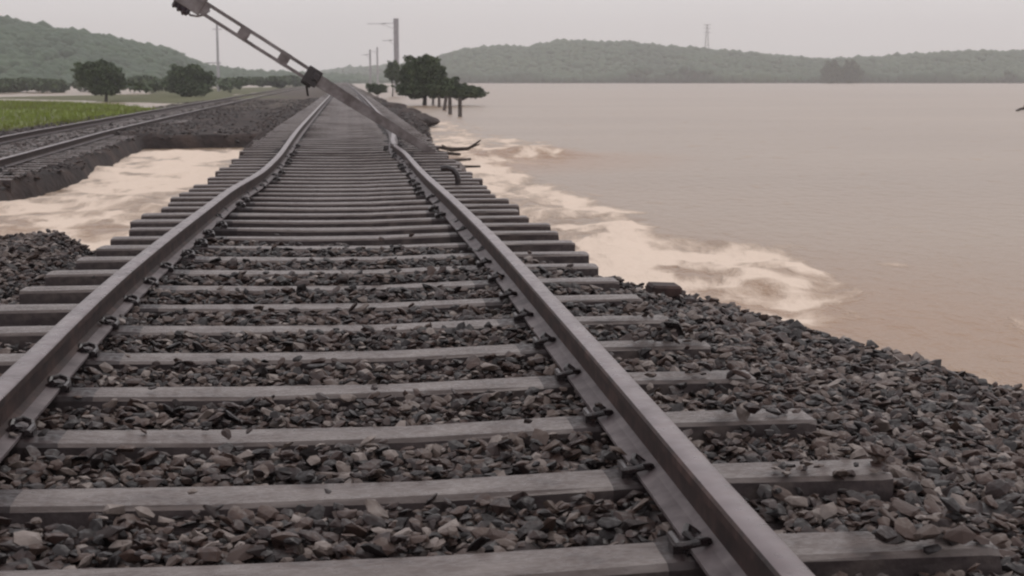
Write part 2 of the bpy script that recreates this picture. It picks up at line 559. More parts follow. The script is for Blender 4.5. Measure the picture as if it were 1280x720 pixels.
# ------------------------------------------------------------------ hills beyond the water
def ridge(name, pts, Dbase, Dcrest, px0, px1, step, seed, mats, label=None):
    """a hill range with real depth: foot at Dbase, crest at Dcrest, sinking behind"""
    pxs = np.arange(px0, px1 + step, step, dtype=float)
    crest = np.interp(pxs, [q[0] for q in pts], [q[1] for q in pts])
    Db = np.interp(pxs, [q[0] for q in Dbase], [q[1] for q in Dbase])
    rows = 26
    Vs = []
    ang = (pxs - 640.0) / FPX
    for r_ in range(rows):
        t = r_ / (rows - 1) * 1.6
        D = Db + (Dcrest * t)
        Hc = (100 - crest) / FPX * (Db + Dcrest) + 1.0
        prof = math.sin(min(t, 1.0) * math.pi / 2) ** 1.2 if t <= 1 else 1 - ((t - 1) / .6) ** 1.5 * .6
        X = ang * D; Yy = D
        nz = fbm(X, Yy, .011, 3, seed) * 5 + fbm(X, Yy, .07, 3, seed + 1) * 2.4
        Z = -1.5 + (Hc + 1.5) * prof + nz * min(1, t * 2) * (Hc / 28.0).clip(.25, 1) * .55
        Vs.append(np.stack([X, Yy, Z], 1))
    Vv = np.concatenate(Vs)
    o = link(name, from_np(name, Vv, grid_faces(len(pxs), rows), mats, True))
    tag(o, kind='structure')
    return Vv.reshape(rows, len(pxs), 3)


crestL = [(q[0], q[1] + (4 if q[0] < 250 else 4)) for q in [(-900, 40), (-500, -12), (-250, 5), (-60, 14), (0, 25), (60, 32), (160, 51), (210, 60), (240, 75), (275, 85), (320, 89), (400, 91), (460, 94), (520, 99), (560, 103)]]
crestR = [(380, 93), (440, 88), (500, 84), (550, 75), (590, 65), (620, 62), (660, 64), (700, 58), (790, 58), (830, 62), (860, 64), (940, 71), (1030, 78), (1100, 74), (1160, 71), (1200, 69), (1280, 68),
          (1500, 60), (1900, 72), (2500, 66)]
HL = ridge('hills', crestL, [(-900, 260), (0, 330), (200, 380), (400, 560), (560, 700)], 150, -900, 560, 9, 3, M['leaf_far'])
HR = ridge('hills', crestR, [(380, 1150), (500, 900), (560, 730), (1280, 720), (2500, 700)], 170, 380, 2500, 9, 8, M['leaf_far'])


# woodland canopy over the hills: many small leafy clumps, one mass
def clump_variants(n, k, seed):
    r_ = np.random.default_rng(seed)
    out = []
    for _ in range(n):
        bm = bmesh.new()
        bmesh.ops.create_icosphere(bm, subdivisions=1, radius=1)
        for v in bm.verts:
            v.co *= r_.uniform(.7, 1.25)
            v.co.z *= .8
        bm.verts.ensure_lookup_table()
        vv = np.array([v.co[:] for v in bm.verts]); ff = np.array([[q.index for q in f.verts] for f in bm.faces])
        bm.free()
        out.append((vv, ff))
    return out


def scatter(variants, P, scl, rz, tilt=None, tone=None):
    """merge many transformed copies of small meshes into arrays"""
    P = np.asarray(P); n = len(P)
    which = rng.integers(0, len(variants), n)
    Vs, Fs, Ts = [], [], []
    base = 0
    for k, (vv, ff) in enumerate(variants):
        idx = np.nonzero(which == k)[0]
        if not len(idx): continue
        s_ = scl[idx]
        if s_.ndim == 1: s_ = np.repeat(s_[:, None], 3, 1)
        q = vv[None] * s_[:, None, :]
        if tilt is not None:
            tx, ty = tilt[idx, 0], tilt[idx, 1]
            c_, d_ = np.cos(tx)[:, None], np.sin(tx)[:, None]
            y_, z_ = q[..., 1] * c_ - q[..., 2] * d_, q[..., 1] * d_ + q[..., 2] * c_
            q = np.stack([q[..., 0], y_, z_], -1)
            c_, d_ = np.cos(ty)[:, None], np.sin(ty)[:, None]
            x_, z_ = q[..., 0] * c_ + q[..., 2] * d_, -q[..., 0] * d_ + q[..., 2] * c_
            q = np.stack([x_, q[..., 1], z_], -1)
        c_, d_ = np.cos(rz[idx])[:, None], np.sin(rz[idx])[:, None]
        x_, y_ = q[..., 0] * c_ - q[..., 1] * d_, q[..., 0] * d_ + q[..., 1] * c_
        q = np.stack([x_, y_, q[..., 2]], -1) + P[idx][:, None, :]
        m_ = vv.shape[0]
        Vs.append(q.reshape(-1, 3))
        Fs.append((ff[None] + (np.arange(len(idx)) * m_)[:, None, None] + base).reshape(-1, 3))
        if tone is not None: Ts.append(np.repeat(tone[idx], m_))
        base += len(idx) * m_
    return np.concatenate(Vs), np.concatenate(Fs), (np.concatenate(Ts) if tone is not None else None)


cv = clump_variants(10, 0, 5)
pts, scs = [], []
for H, cnt, smin, smax in ((HL, 11000, 1.2, 3.0), (HR, 13000, 1.8, 3.8)):
    rws, cls, _ = H.shape
    for _ in range(cnt):
        rr_ = rng.random() ** 1.0 * 17.5
        cc_ = rng.random() * (cls - 1.01)
        i_, j_ = int(rr_), int(cc_)
        q = H[i_, j_] * (1 - (cc_ - j_)) + H[i_, j_ + 1] * (cc_ - j_)
        q2 = H[i_ + 1, j_]
        q = q * (1 - (rr_ - i_)) + q2 * (rr_ - i_)
        if q[2] < -.3 or q[2] > 200: continue
        pts.append(q); scs.append(rng.uniform(smin, smax) * (1.25 if rng.random() < .1 else 1))
# a fringe of trees along the far shore
for px in np.arange(380, 1500, 2.2):
    D = np.interp(px, [380, 500, 560, 1280, 1500], [1150, 900, 730, 720, 715]) - 6
    h_ = 2.2 + 2.8 * abs(math.sin(px * .031) * math.sin(px * .0117 + 1)) + rng.random() * 1.5
    if rng.random() < .85:
        pts.append(((px - 640) / FPX * D, D + rng.random() * 6, h_ * .4)); scs.append(h_)
for px, h_ in ((1040, 8.5), (1063, 8), (1052, 6.5), (1250, 6), (800, 7), (840, 7.5), (870, 7)):
    D = 712
    for _ in range(7):
        pts.append(((px - 640) / FPX * D + rng.normal() * 2.5, D + rng.random() * 4, h_ * rng.uniform(.3, .9))); scs.append(h_ * .38)
P = np.array(pts); sc_ = np.array(scs)
sc3 = np.stack([sc_, sc_, sc_ * rng.uniform(.7, 1.1, len(sc_))], 1)
Vv, Ff, _ = scatter(cv, P, sc3, rng.random(len(P)) * 6.28)
wl = link('woodland', from_np('woodland', Vv, Ff, M['leaf_far'], True))
tag(wl, kind='stuff', label='hazy woodland covering the hills beyond the flood', cat='woodland')


# ------------------------------------------------------------------ ballast stones
def rock_variants(n, seed):
    r_ = np.random.default_rng(seed)
    out = []
    for _ in range(n):
        bm = bmesh.new()
        k = r_.integers(15, 22)
        for i in range(k):
            v = r_.normal(size=3); v /= np.linalg.norm(v)
            v *= r_.uniform(.82, 1.0)
            v[0] *= r_.uniform(.95, 1.15); v[2] *= .54
            bm.verts.new(v)
        res = bmesh.ops.convex_hull(bm, input=list(bm.verts))
        junk = [v for v in bm.verts if not v.link_faces]
        bmesh.ops.delete(bm, geom=junk, context='VERTS')
        bmesh.ops.triangulate(bm, faces=list(bm.faces))
        bmesh.ops.recalc_face_normals(bm, faces=list(bm.faces))
        bm.verts.index_update()
        vv = np.array([v.co[:] for v in bm.verts]); ff = np.array([[q.index for q in f.verts] for f in bm.faces])
        bm.free()
        out.append((vv, ff))
    return out


rv = rock_variants(26, 11)
cand = []


def sprinkle(x0, x1, y0, y1, dens, smin, smax, zoff):
    n = int((x1 - x0) * (y1 - y0) * dens)
    X = rng.uniform(x0, x1, n); Y = rng.uniform(y0, y1, n)
    ok = np.abs(X) < .40 * Y + .9
    X, Y = X[ok], Y[ok]
    Z, _ = ground_z(X, Y)
    ok = Z > WATER_Z - .12
    X, Y, Z = X[ok], Y[ok], Z[ok]
    s_ = smin + (smax - smin) * rng.random(len(X)) ** 2.2
    return np.stack([X, Y, Z + zoff + rng.uniform(-.015, .02, len(X))], 1), s_


parts_ = [sprinkle(-3.4, 3.4, 1.6, 6, 1700, .012, .033, .014),
          sprinkle(-5, 4, 6, 11.5, 900, .014, .038, .010),
          sprinkle(-3.4, 3.4, 1.6, 6, 500, .015, .034, .040),
          sprinkle(-5, 4, 6, 11.5, 200, .018, .038, .03),
          sprinkle(.9, 4, 1.6, 9, 150, .028, .056, .02)]
P = np.concatenate([q[0] for q in parts_]); sz = np.concatenate([q[1] for q in parts_])
# crib ballast lies a little below the sleeper tops; keep stones off the sleeper bodies
SP = .6
Y0 = at(400, 605)[1]
tdir = Vector((-.122, 1, 0)).normalized()
along = (P[:, 0] - cx(P[:, 1])) * tdir.x / 1.0 + P[:, 1] / tdir.y * 1.0
# distance along the track measured on the perpendicular sleeper line
sl_y0 = Y0 + (-.122) * 0
lat = P[:, 0] - cx(P[:, 1])
ys_here = P[:, 1] - lat * .122
ph = ((ys_here - sl_y0) / (SP * tdir.y) + .5) % 1 - .5
on = (np.abs(ph) * SP < .095 + sz * .5) & (np.abs(lat) < 1.5)
keep = ~on | ((lat > 1.2) & (rng.random(len(P)) < .26) & (P[:, 1] < 6.3))
keep |= on & (rng.random(len(P)) < .03) & (sz < .02) & (P[:, 1] > 3)
lift = on & keep
# a hollow right under the rails
P[lift, 2] += np.where(np.abs(lat[lift]) > 1.2, .085, .07)
inhang = (P[:, 1] > 7.4) & (np.abs(lat) < 1.7)
P[inhang, 2] -= .01
P, sz = P[keep], sz[keep]
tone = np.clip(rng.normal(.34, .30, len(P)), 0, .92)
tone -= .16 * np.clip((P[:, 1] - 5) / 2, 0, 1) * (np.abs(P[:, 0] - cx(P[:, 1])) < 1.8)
pale = rng.random(len(P)) < .03
tone[pale] = rng.uniform(.9, 1.25, pale.sum())
big = sz / np.maximum(P[:, 1], 1.6)
front = np.argsort(-(big + (P[:, 2] > -.08) * .004 + (P[:, 1] < 2.3) * -9 + (np.abs(P[:, 0]) > .345 * P[:, 1]) * -9 + (P[:, 2] < -.1) * -.02 * (P[:, 0] < .6)))[:295]
mask = np.ones(len(P), bool); mask[front] = False
s3 = lambda s_: np.stack([s_ * rng.uniform(.9, 1.45, len(s_)), s_, s_ * rng.uniform(.7, 1.1, len(s_))], 1)
bed_top = empty('ballast_bed')
tag(bed_top, kind='structure')
Pm, szm = P[mask], sz[mask]
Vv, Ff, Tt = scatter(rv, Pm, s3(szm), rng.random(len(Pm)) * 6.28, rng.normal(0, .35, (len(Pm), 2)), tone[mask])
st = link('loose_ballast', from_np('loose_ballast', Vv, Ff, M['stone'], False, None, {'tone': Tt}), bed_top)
st['kind'] = 'stuff'
stone_meshes = []
for k, (vv, ff) in enumerate(rv):
    for tn in (.2, .45, .62, 1.05):
        stone_meshes.append((tn, from_np('stone', vv, ff, M['stone'], False, None, {'tone': np.full(len(vv), tn)})))
for k_ in front:
    opts = sorted(stone_meshes, key=lambda q: abs(q[0] - tone[k_]) + random.random() * .15)
    o = link('stone', opts[0][1], bed_top, tuple(P[k_]))
    o.scale = (sz[k_] * random.uniform(1, 1.45), sz[k_], sz[k_] * random.uniform(.75, 1.1))
    o.rotation_euler = (random.gauss(0, .35), random.gauss(0, .35), random.random() * 6.28)

# rubble on the washed banks farther off
n = 21000
Y = 11 + 80 * rng.random(n) ** 1.6
Y = np.where(Y < 21, Y, Y)
X = rng.uniform(-1, 1, n)
X = np.where((rng.random(n) < .5) & (Y > 21), cx(Y) + X * 3.2, np.where((rng.random(n) < .8) | (Y < 60), ox(Y) + X * 3.0, (cx(Y) + ox(Y)) / 2 + X * 3))
Z, _ = ground_z(X, Y)
ok = (Z > WATER_Z - .1) & ((Z > OZ - .12) | (Y > 36) | (X > cx(Y) - 3))
X, Y, Z = X[ok], Y[ok], Z[ok]
s_ = rng.uniform(.025, .06, len(X))
Vv, Ff, Tt = scatter(rv, np.stack([X, Y, Z + .015], 1), s3(s_), rng.random(len(X)) * 6.28, rng.normal(0, .3, (len(X), 2)),
                     np.clip(rng.normal(.25, .15, len(X)), 0, 1))
rb = link('loose_rubble', from_np('loose_rubble', Vv, Ff, M['stone'], False, None, {'tone': Tt}), bed_top)
rb['kind'] = 'stuff'

# ------------------------------------------------------------------ rails, sleepers, clips
PROF = [(-.075, 0), (-.075, .011), (-.030, .026), (-.010, .040), (-.009, .118), (-.014, .130), (-.036, .138), (-.036, .164), (-.030, .1715), (0, .173),
        (.030, .1715), (.036, .164), (.036, .138), (.014, .130), (.009, .118), (.010, .040), (.030, .026), (.075, .011), (.075, 0)]
PROF = [(u * (.90 if abs(u) > .05 else 1.0), v * .78) for u, v in PROF]
PMAT = [2, 2, 2, 1, 1, 1, 1, 1, 0, 0, 0, 1, 1, 1, 1, 1, 2, 2, 1]


def rail(parent, fx, fz, ys):
    xs = fx(ys); zs = fz(ys)
    dx = np.gradient(xs, ys)
    L_ = np.sqrt(1 + dx * dx)
    nx_, ny_ = 1 / L_, -dx / L_
    n = len(PROF)
    Vv = []
    for i in range(len(ys)):
        for (u, v) in PROF:
            Vv.append((xs[i] + nx_[i] * u, ys[i] + ny_[i] * u, zs[i] + v))
    Fv, fm_ = [], []
    for i in range(len(ys) - 1):
        for k in range(n):
            a_, b_ = i * n + k, i * n + (k + 1) % n
            Fv.append((a_, b_, b_ + n, a_ + n)); fm_.append(PMAT[k])
    me = from_np('rail', Vv, Fv, [M['steel'], M['rust'], M['foot']], False, fm_)
    me.polygons.foreach_set('use_smooth', [PMAT[k % n] == 0 for k in range(len(Fv))])
    return link('rail', me, parent)


SLEN = 1.48


def sleeper_mesh(seed):
    r_ = random.Random(seed)
    st_ = [-SLEN, -SLEN + .03, -.98, -.74, -.25, .25, .74, .98, SLEN - .03, SLEN]
    tops = [-.004, 0, 0, -.008, -.02, -.02, -.008, 0, 0, -.004]
    Vv, Fv = [], []
    for x_, t_ in zip(st_, tops):
        j = lambda a=.003: r_.uniform(-a, a)
        ring = [(-.10, -.21), (-.088, -.06 + t_), (-.083, -.012 + t_), (-.072, t_), (0, t_ + .002), (.072, t_), (.083, -.012 + t_), (.088, -.06 + t_), (.10, -.21)]
        for (y_, z_) in ring:
            e = .01 if abs(x_) == SLEN else 0
            Vv.append((x_ + j(), y_ * (1 - e * 2) + j(), z_ + (j() if z_ > -.2 else 0)))
    n = 9
    for i in range(len(st_) - 1):
        for k in range(n):
            a_, b_ = i * n + k, i * n + (k + 1) % n
            Fv.append((a_, a_ + n, b_ + n, b_))
    Fv.append(tuple(range(n)))
    Fv.append(tuple(reversed([(len(st_) - 1) * n + k for k in range(n)])))
    me = bpy.data.meshes.new('sleeper')
    me.from_pydata(Vv, [], Fv)
    me.materials.append(M['concrete'])
    me.materials.append(M['flank_mud_shade'])
    me.materials.append(M['seat_shade'])
    # lower flanks: mud from the ballast, with shade between sleepers painted in
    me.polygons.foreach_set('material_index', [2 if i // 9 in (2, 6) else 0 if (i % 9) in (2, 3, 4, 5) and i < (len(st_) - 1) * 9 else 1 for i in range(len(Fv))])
    me.update()
    return me


def clip_mesh():
    b = MB()
    b.box((.108, 0, .022), (.05, .07, .045))
    b.box((.085, 0, .012), (.03, .12, .022))
    b.tube([(.118, -.075, .045), (.118, .04, .045), (.108, .082, .058), (.075, .095, .07), (.045, .07, .066), (.045, .02, .05), (.062, -.005, .046),
            (.085, -.03, .062), (.075, -.065, .072), (.05, -.06, .05), (.04, -.045, .04)], .0135, 7)
    return b.mesh('rail_clip', M['iron'], False)


SM = [sleeper_mesh(i) for i in range(7)]
CM = clip_mesh()


def sleepers(parent, fcx, fz, y_start, count, clips, jitter, fl, fr_, slope):
    rz0 = math.atan(slope)
    out = []
    for k in range(count):
        y = y_start + k * SP * .993
        x = float(fcx(y)); z = float(fz(y))
        r_ = random.Random(k * 7 + 3)
        o = link('sleeper', SM[r_.randrange(7)], parent, (x + r_.uniform(-.012, .012) + (r_.uniform(-.05, .05) if 8 < y < 30 else 0), y, z))
        o.rotation_euler = (0, r_.uniform(-.002, .002), rz0 + r_.uniform(-jitter, jitter) * (1 if y < 7 else 1.8))
        if k < clips:
            for side, f_ in ((-1, fl), (1, fr_)):
                xr = float(f_(y)) * 1.0
                for s in (-1, 1):
                    c = link('rail_clip', CM, o, (xr, 0, -.012))
                    c.scale = (.8, .66, .66)
                    if s > 0: c.rotation_euler.z = 0
                    else: c.rotation_euler.z = math.pi
        out.append(o)
    return out


t1 = empty('railway_track')
tag(t1, 'broken railway track running from the foreground across the washed out gap', 'railway track', 'railway tracks')
ys = np.concatenate([np.arange(-1.5, 40, .25), np.arange(40, 120, 1.5), np.arange(120, 700, 12)])
rail(t1, lambda y: cx(y) + offL(y), lambda y: sag(y) + .004, ys)
rail(t1, lambda y: cx(y) + offR(y), lambda y: sag(y) + .004 - .02 * np.exp(-((y - 20.5) / 1.5) ** 2), ys)
sleepers(t1, cx, sag, Y0 - 3 * SP * .993, 150, 36, .004, offL, offR, .122)
# fishplates at the kink of the right rail
for yk in (17.2, 21.0):
    b = MB()
    for s in (-1, 1):
        b.box((s * .022, 0, .08), (.022, .62, .085))
        for q in (-.22, -.08, .08, .22):
            b.tube([(s * .03, q, .08), (s * .055, q, .08)], .017, 6)
    o = b.build('fishplate', M['galv'], t1, loc=(float(cx(yk) + offR(yk)), yk, float(sag(yk)) + .004))
    o.rotation_euler.z = .115

t2 = empty('railway_track')
tag(t2, 'second railway track, on the left side beyond the churning brown pool', 'railway track', 'railway tracks')
oz = lambda y: np.full_like(np.asarray(y, float), OZ)
ys2 = np.concatenate([np.arange(2, 120, 1.0), np.arange(120, 700, 12)])
rail(t2, lambda y: ox(y) - .87, lambda y: oz(y) + .004, ys2)
rail(t2, lambda y: ox(y) + .87, lambda y: oz(y) + .004, ys2)
sleepers(t2, ox, oz, 12.2, 170, 16, .004, lambda y: -.87, lambda y: .87, .135)


def sleeper_run(parent, fcx, z, y0, y1):
    b = MB()
    y = y0
    while y < y1:
        b.box((float(fcx(y)), y, z - .1), (2.9, .24, .2), Matrix.Rotation(.12, 3, 'Z'))
        y += SP
    o = b.build('sleeper_run', M['concrete'], parent)
    o['kind'] = 'stuff'


sleeper_run(t1, cx, 0, Y0 + 148 * SP * .993, 240)
sleeper_run(t2, ox, OZ, 12.2 + 171 * SP * .993, 240)


# ------------------------------------------------------------------ fallen overhead line mast
def frame_from(d, upv):
    d = d.normalized(); u = (upv - d * upv.dot(d)).normalized(); v = d.cross(u)
    return Matrix((d, v, u)).transposed()


YM = 21.0
bx_, bz_ = up(553, 199, YM)
tx_, tz_ = up(236, -2, YM - .6)
base = Vector((bx_, YM, bz_)); tip = Vector((tx_, YM - .6, tz_))
D = tip - base
ml = D.length
mast = empty('overhead_line_mast', base)
tag(mast, 'toppled steel ladder mast leaning left across the broken track', 'mast')
Rm = frame_from(D, Vector((0, 0, 1)))
mast.rotation_euler = Rm.to_euler()
# local: x along the mast, y across (away), z upward side
TOT = ml + 3.2
W = .105
for s in (-1, 1):
    b = MB()
    for (xa0, wa, xa1, wb) in ((-.3, .04, 2.4, .09), (2.4, .09, 3.2, .097), (3.2, .095, TOT, .10)):
        q0, q1 = Vector((xa0, 0, s * wa)), Vector((xa1, 0, s * wb))
        Rr = frame_from(q1 - q0, Vector((0, 0, 1)))
        mid = (q0 + q1) / 2
        ln = (q1 - q0).length + .004
        b.box(mid, (ln, .13, .009), Rr)
        for q in (-1, 1):
            b.box(mid + Vector((0, q * .0615, -s * .022)), (ln, .008, .042), Rr)
    b.build('channel', M['galv'], mast)
k = 0
x_ = 2.72
while x_ < TOT:
    b = MB()
    for q in (-1, 1):
        b.box((x_, q * .0725, 0), (.16, .012, .20))
        for zz in (-.1, .1):
            for xx in (-.05, .05):
                b.tube([(x_ + xx, q * .078, zz * .8), (x_ + xx, q * .09, zz * .8)], .011, 6)
    b.build('batten_plate', M['galv'], mast)
    x_ += .66
b = MB()
for q in (-1, 1):
    b.add([((-.2 if x__ < 0 else 2.3), q * .068 + o_, z_ * (.032 if x__ < 0 else .083)) for o_ in (0, .005) for x__, z_ in ((-1, -1), (-1, 1), (1, 1), (1, -1))],
          [(0, 1, 2, 3), (7, 6, 5, 4), (0, 3, 7, 4), (1, 5, 6, 2), (0, 4, 5, 1), (3, 2, 6, 7)])
b.build('cover_plate', M['galv'], mast)
# dark clamp where the lattice begins
xa = (Vector((*up(391, 92, YM - .25), 0)) - Vector((bx_, bz_, 0))).length
b = MB()
b.box((xa, 0, 0), (.22, .26, .25))
b.box((xa + .02, -.16, -.09), (.16, .12, .14))
b.box((xa - .05, .16, .02), (.1, .1, .1))
b.tube([(xa, -.05, -.155), (xa - .1, -.08, -.27)], .02, 6)
b.build('clamp', M['iron'], mast, bevel=.006)
# solid head plate and the hanging insulator with its tube
b = MB()
b.box((ml + .02, 0, .0), (.5, .19, .27))
b.build('head_plate', M['galv'], mast, bevel=.008)


def ins(c0, c1, r0, r1, n, name, parent, mt, dark=None):
    c0, c1 = Vector(c0), Vector(c1)
    pts_, rs_ = [], []
    for i in range(n):
        for (f_, rr__) in ((0, r0), (.35, r1), (.5, r1 * .96), (.6, r0)):
            pts_.append(c0.lerp(c1, (i + f_) / n)); rs_.append(rr__)
    pts_.append(c1); rs_.append(r0)
    b_ = MB(); b_.tube(pts_, rs_, 12)
    return b_.build(name, mt, parent, smooth=False)


def lw(px, py, Y=YM - .6):
    x__, z__ = up(px, py, Y)
    return mast.matrix_basis.inverted() @ Vector((x__, Y, z__))


mi = ins(lw(219, 1), lw(236, 15), 0.075, .10, 3, 'insulator', mast, M['porcelain'])
b = MB()
b.tube([lw(217, -2), lw(214, -5), lw(222, -9), lw(240, -8)], .022, 7)
b.tube([lw(232, 13), lw(238, 19), lw(247, 20.5), lw(255, 18.5), lw(262, 13)], .016, 7)
b.build('stay_tube', M['galv'], mast, smooth=True)
# concrete stump torn out at the foot
bm = bmesh.new()
bmesh.ops.create_icosphere(bm, subdivisions=2, radius=.2)
for v in bm.verts:
    v.co *= 1 + .25 * mn.noise(v.co * 4); v.co.z *= .8
me = bpy.data.meshes.new('foundation_lump'); bm.to_mesh(me); bm.free(); me.materials.append(M['concrete'])
link('foundation_lump', me, mast, (-.25, 0, -.05))


# ------------------------------------------------------------------ distant masts and poles
def catenary_mast(px, py_top, Y, label, width=.22, arms=((29, -36), (50, -17)), group='standing overhead line masts', mt=None):
    x0, ztop = up(px, py_top, Y)
    r_ = empty('overhead_line_mast', (x0, Y, -.5))
    tag(r_, label, 'mast', group)
    h = ztop + .5
    b_ = MB()
    for s in (-1, 1):
        b_.box((s * width / 2, 0, h / 2), (width * .22, width, h))
    b_.box((0, 0, h / 2), (width * .9, width * .25, h))
    b_.build('post', mt or M['pale_paint'], r_)
    for (ya, dxp) in arms:
        xa_, za_ = up(px, ya, Y)
        xb_, _ = up(px + dxp, ya, Y)
        b_ = MB()
        b_.tube([(0, 0, za_ + .5), (xb_ - x0, 0, za_ + .5 - .1)], .045, 6)
        b_.tube([(0, 0, za_ + .5 - .9), ((xb_ - x0) * .6, 0, za_ + .45)], .03, 6)
        b_.build('bracket_arm', mt or M['pale_paint'], r_)
        ins((xb_ * 0 + (xb_ - x0) * .35, 0, za_ + .45), ((xb_ - x0) * .5, 0, za_ + .45), .04, .1, 4, 'insulator', r_, M['porcelain'])
    return r_


catenary_mast(495, 23, 215, 'tall pale mast with two bracket arms, rising behind the dark round tree', .62)
catenary_mast(462.5, 62, 260, 'short far mast just left of the tall pale mast', .26, arms=((68, -10),))
catenary_mast(471.5, 59, 380, 'faintest slim mast, between the tall pale mast and the short one', .34, arms=((64, -8),))

x0, zt = up(271, 28, 190)
r_ = empty('utility_pole', (x0, 190, -.6))
tag(r_, 'thin hazy pole standing beyond the left track behind scrub', 'pole')
b = MB(); b.tube([(0, 0, 0), (0, 0, zt + .6)], [.22, .13], 8); b.build('shaft', M['pale_paint'], r_)
b = MB(); b.box((-.55, 0, zt - 4.7), (1.9, .12, .14)); b.box((0, 0, zt - .3), (1.2, .1, .1)); b.build('crossarm', M['pale_paint'], r_)

# two darker trees standing off the far right shore
for px, hh, sd, lab in ((1040, 13.5, 61, 'dark hazy tree by the far right shoreline, left of a close pair'), (1064, 12.5, 62, 'dark hazy tree by the far right shoreline, right of a close pair')):
    FAR_TREES = globals().setdefault('FAR_TREES', []); FAR_TREES.append((px, hh, sd, lab))

# pylon on the far hill
x0, zt = up(884, 30, 860)
_, zb = up(884, 66, 860)
r_ = empty('pylon', (x0, 860, zb))
tag(r_, 'tiny faint lattice pylon on the crest of the far wooded ridge', 'pylon')
b = MB()
h = zt - zb
for sx in (-1, 1):
    for sy in (-1, 1):
        b.tube([(sx * 1.2, sy * 1.2, 0), (sx * .25, sy * .25, h)], .14, 4)
for k in range(6):
    q = 1.2 - .95 * k / 6; q2 = 1.2 - .95 * (k + 1) / 6
    for sy in (-1, 1):
        b.tube([(-q, sy * q, h * k / 6), (q2, sy * q2, h * (k + 1) / 6)], .08, 4)
b.build('lattice', M['galv'], r_)
b = MB()
for zz in (.7, .85, .97): b.box((0, 0, h * zz), (4.4, .2, .25))
b.build('crossarm', M['galv'], r_)


# ------------------------------------------------------------------ trees and shrubs
def leaf_cloud(blobs, n, size, seed):
    """many small leaf faces filling lumpy volumes, with gaps"""
    r = np.random.default_rng(seed)
    bl = np.array(blobs, float)           # x y z rx ry rz
    vol = bl[:, 3] * bl[:, 4] * bl[:, 5]
    which = r.choice(len(bl), n, p=vol / vol.sum())
    d = r.normal(size=(n, 3)); d /= np.linalg.norm(d, axis=1)[:, None]
    rad = r.random(n) ** .42
    P_ = bl[which, :3] + d * rad[:, None] * bl[which, 3:6] * (1 + .18 * np.sin(d[:, :1] * 7 + which[:, None]) + .12 * np.sin(d[:, 2:3] * 11))
    nv = fbm(P_[:, 0] + P_[:, 2] * .7, P_[:, 1] + P_[:, 2], 1.4, 2, seed)
    P_ = P_[nv > -.5]
    n = len(P_)
    a_ = r.normal(size=(n, 3)); a_ /= np.linalg.norm(a_, axis=1)[:, None]
    c_ = np.cross(a_, r.normal(size=(n, 3))); c_ /= np.linalg.norm(c_, axis=1)[:, None]
    s_ = size * r.uniform(.6, 1.4, n)[:, None]
    Q = np.stack([P_ - a_ * s_, P_ + c_ * s_ * .55, P_ + a_ * s_, P_ - c_ * s_ * .55], 1)
    return Q.reshape(-1, 3), np.arange(4 * n).reshape(-1, 4)


def tree(name, loc, blobs, n, size, trunk_h, tr, label, cat, seed, group=None):
    r_ = empty(name, loc)
    tag(r_, label, cat, group)
    v_, f_ = leaf_cloud(blobs, n, size, seed)
    link('crown', from_np('crown', v_, f_, M['leaf'], False), r_)
    b_ = MB()
    rr__ = random.Random(seed)
    b_.tube([(0, 0, -.3), (.05 * trunk_h, 0, trunk_h * .4), (0, .03 * trunk_h, trunk_h)], [tr, tr * .75, tr * .5], 8)
    for bl in blobs:
        b_.tube([(0, 0, trunk_h * rr__.uniform(.35, .8)), ((bl[0]) * .5, bl[1] * .5, (bl[2] + trunk_h * .6) / 2), (bl[0], bl[1], bl[2] + bl[5] * .3)],
                [tr * .5, tr * .32, tr * .1], 6)
    b_.build('trunk', M['bark'], r_)
    return r_


YT = 92.0
tx0, _ = up(530, 120, YT)
px_m = YT / FPX


def T(px, py): # offset in the tree's own frame
    x__, z__ = up(px, py, YT)
    return x__ - tx0, z__ + .6


def blob(px, py, rx, rz_, dy=0.0):
    a_, b__ = T(px, py)
    return (a_, dy, b__, rx * px_m, max(rx * px_m * .8, .4), rz_ * px_m)


tree('tree', (tx0, YT, -.6),
     [blob(528, 88, 25, 19), blob(515, 92, 14, 13, -.4), blob(542, 96, 15, 15, .3), blob(524, 109, 28, 12), blob(550, 110, 22, 10, -.3), blob(508, 108, 10, 9), blob(540, 104, 20, 12), blob(522, 115, 24, 6), blob(534, 76, 14, 7, .2)],
     34000, .09, 1.5, .16, 'dark round tree standing in the flood right of the tracks', 'tree', 21)
tx0, _ = up(575, 122, YT)
tree('shrub', (tx0, YT, -.6),
     [blob(566, 107, 15, 11), blob(576, 113, 20, 8, .2), blob(592, 113, 11, 5), blob(596, 118, 10, 4, -.2), blob(548, 112, 22, 9), blob(566, 115, 26, 7), blob(584, 116, 20, 5), blob(598, 117, 11, 4)],
     30000, .085, .5, .07, 'low flooded shrub reaching out right of the dark round tree', 'shrub', 22)
YT = 140.0; px_m = YT / FPX
tx0, _ = up(490, 100, YT)
tree('shrub', (tx0, YT, -.6), [blob(492, 84, 8, 8), blob(488, 92, 7, 7), blob(496, 96, 8, 7)], 2500, .13, 1.6, .08,
     'small loose bush left of the round tree at the mast foot', 'shrub', 23)
YT = 118.0; px_m = YT / FPX
tx0, _ = up(472, 108, YT)
tree('shrub', (tx0, YT, -.6), [blob(466, 108, 9, 3.6), blob(476, 108.5, 8, 3.4), blob(472, 113, 11, 4)], 3500, .08, .2, .04,
     'low dark scrub on the far embankment, right side of the track', 'shrub', 24)
YT = 105.0; px_m = YT / FPX
tx0, _ = up(132, 121, YT)
tree('tree', (tx0, YT, -.5), [blob(108, 92, 16, 13), blob(124, 90, 20, 13, .4), blob(138, 98, 16, 13, -.3), blob(120, 104, 20, 9), blob(145, 108, 14, 10), blob(130, 113, 22, 7)],
     15000, .11, 1.5, .13, 'broad dark tree, left one of two before the left hill', 'tree', 25)
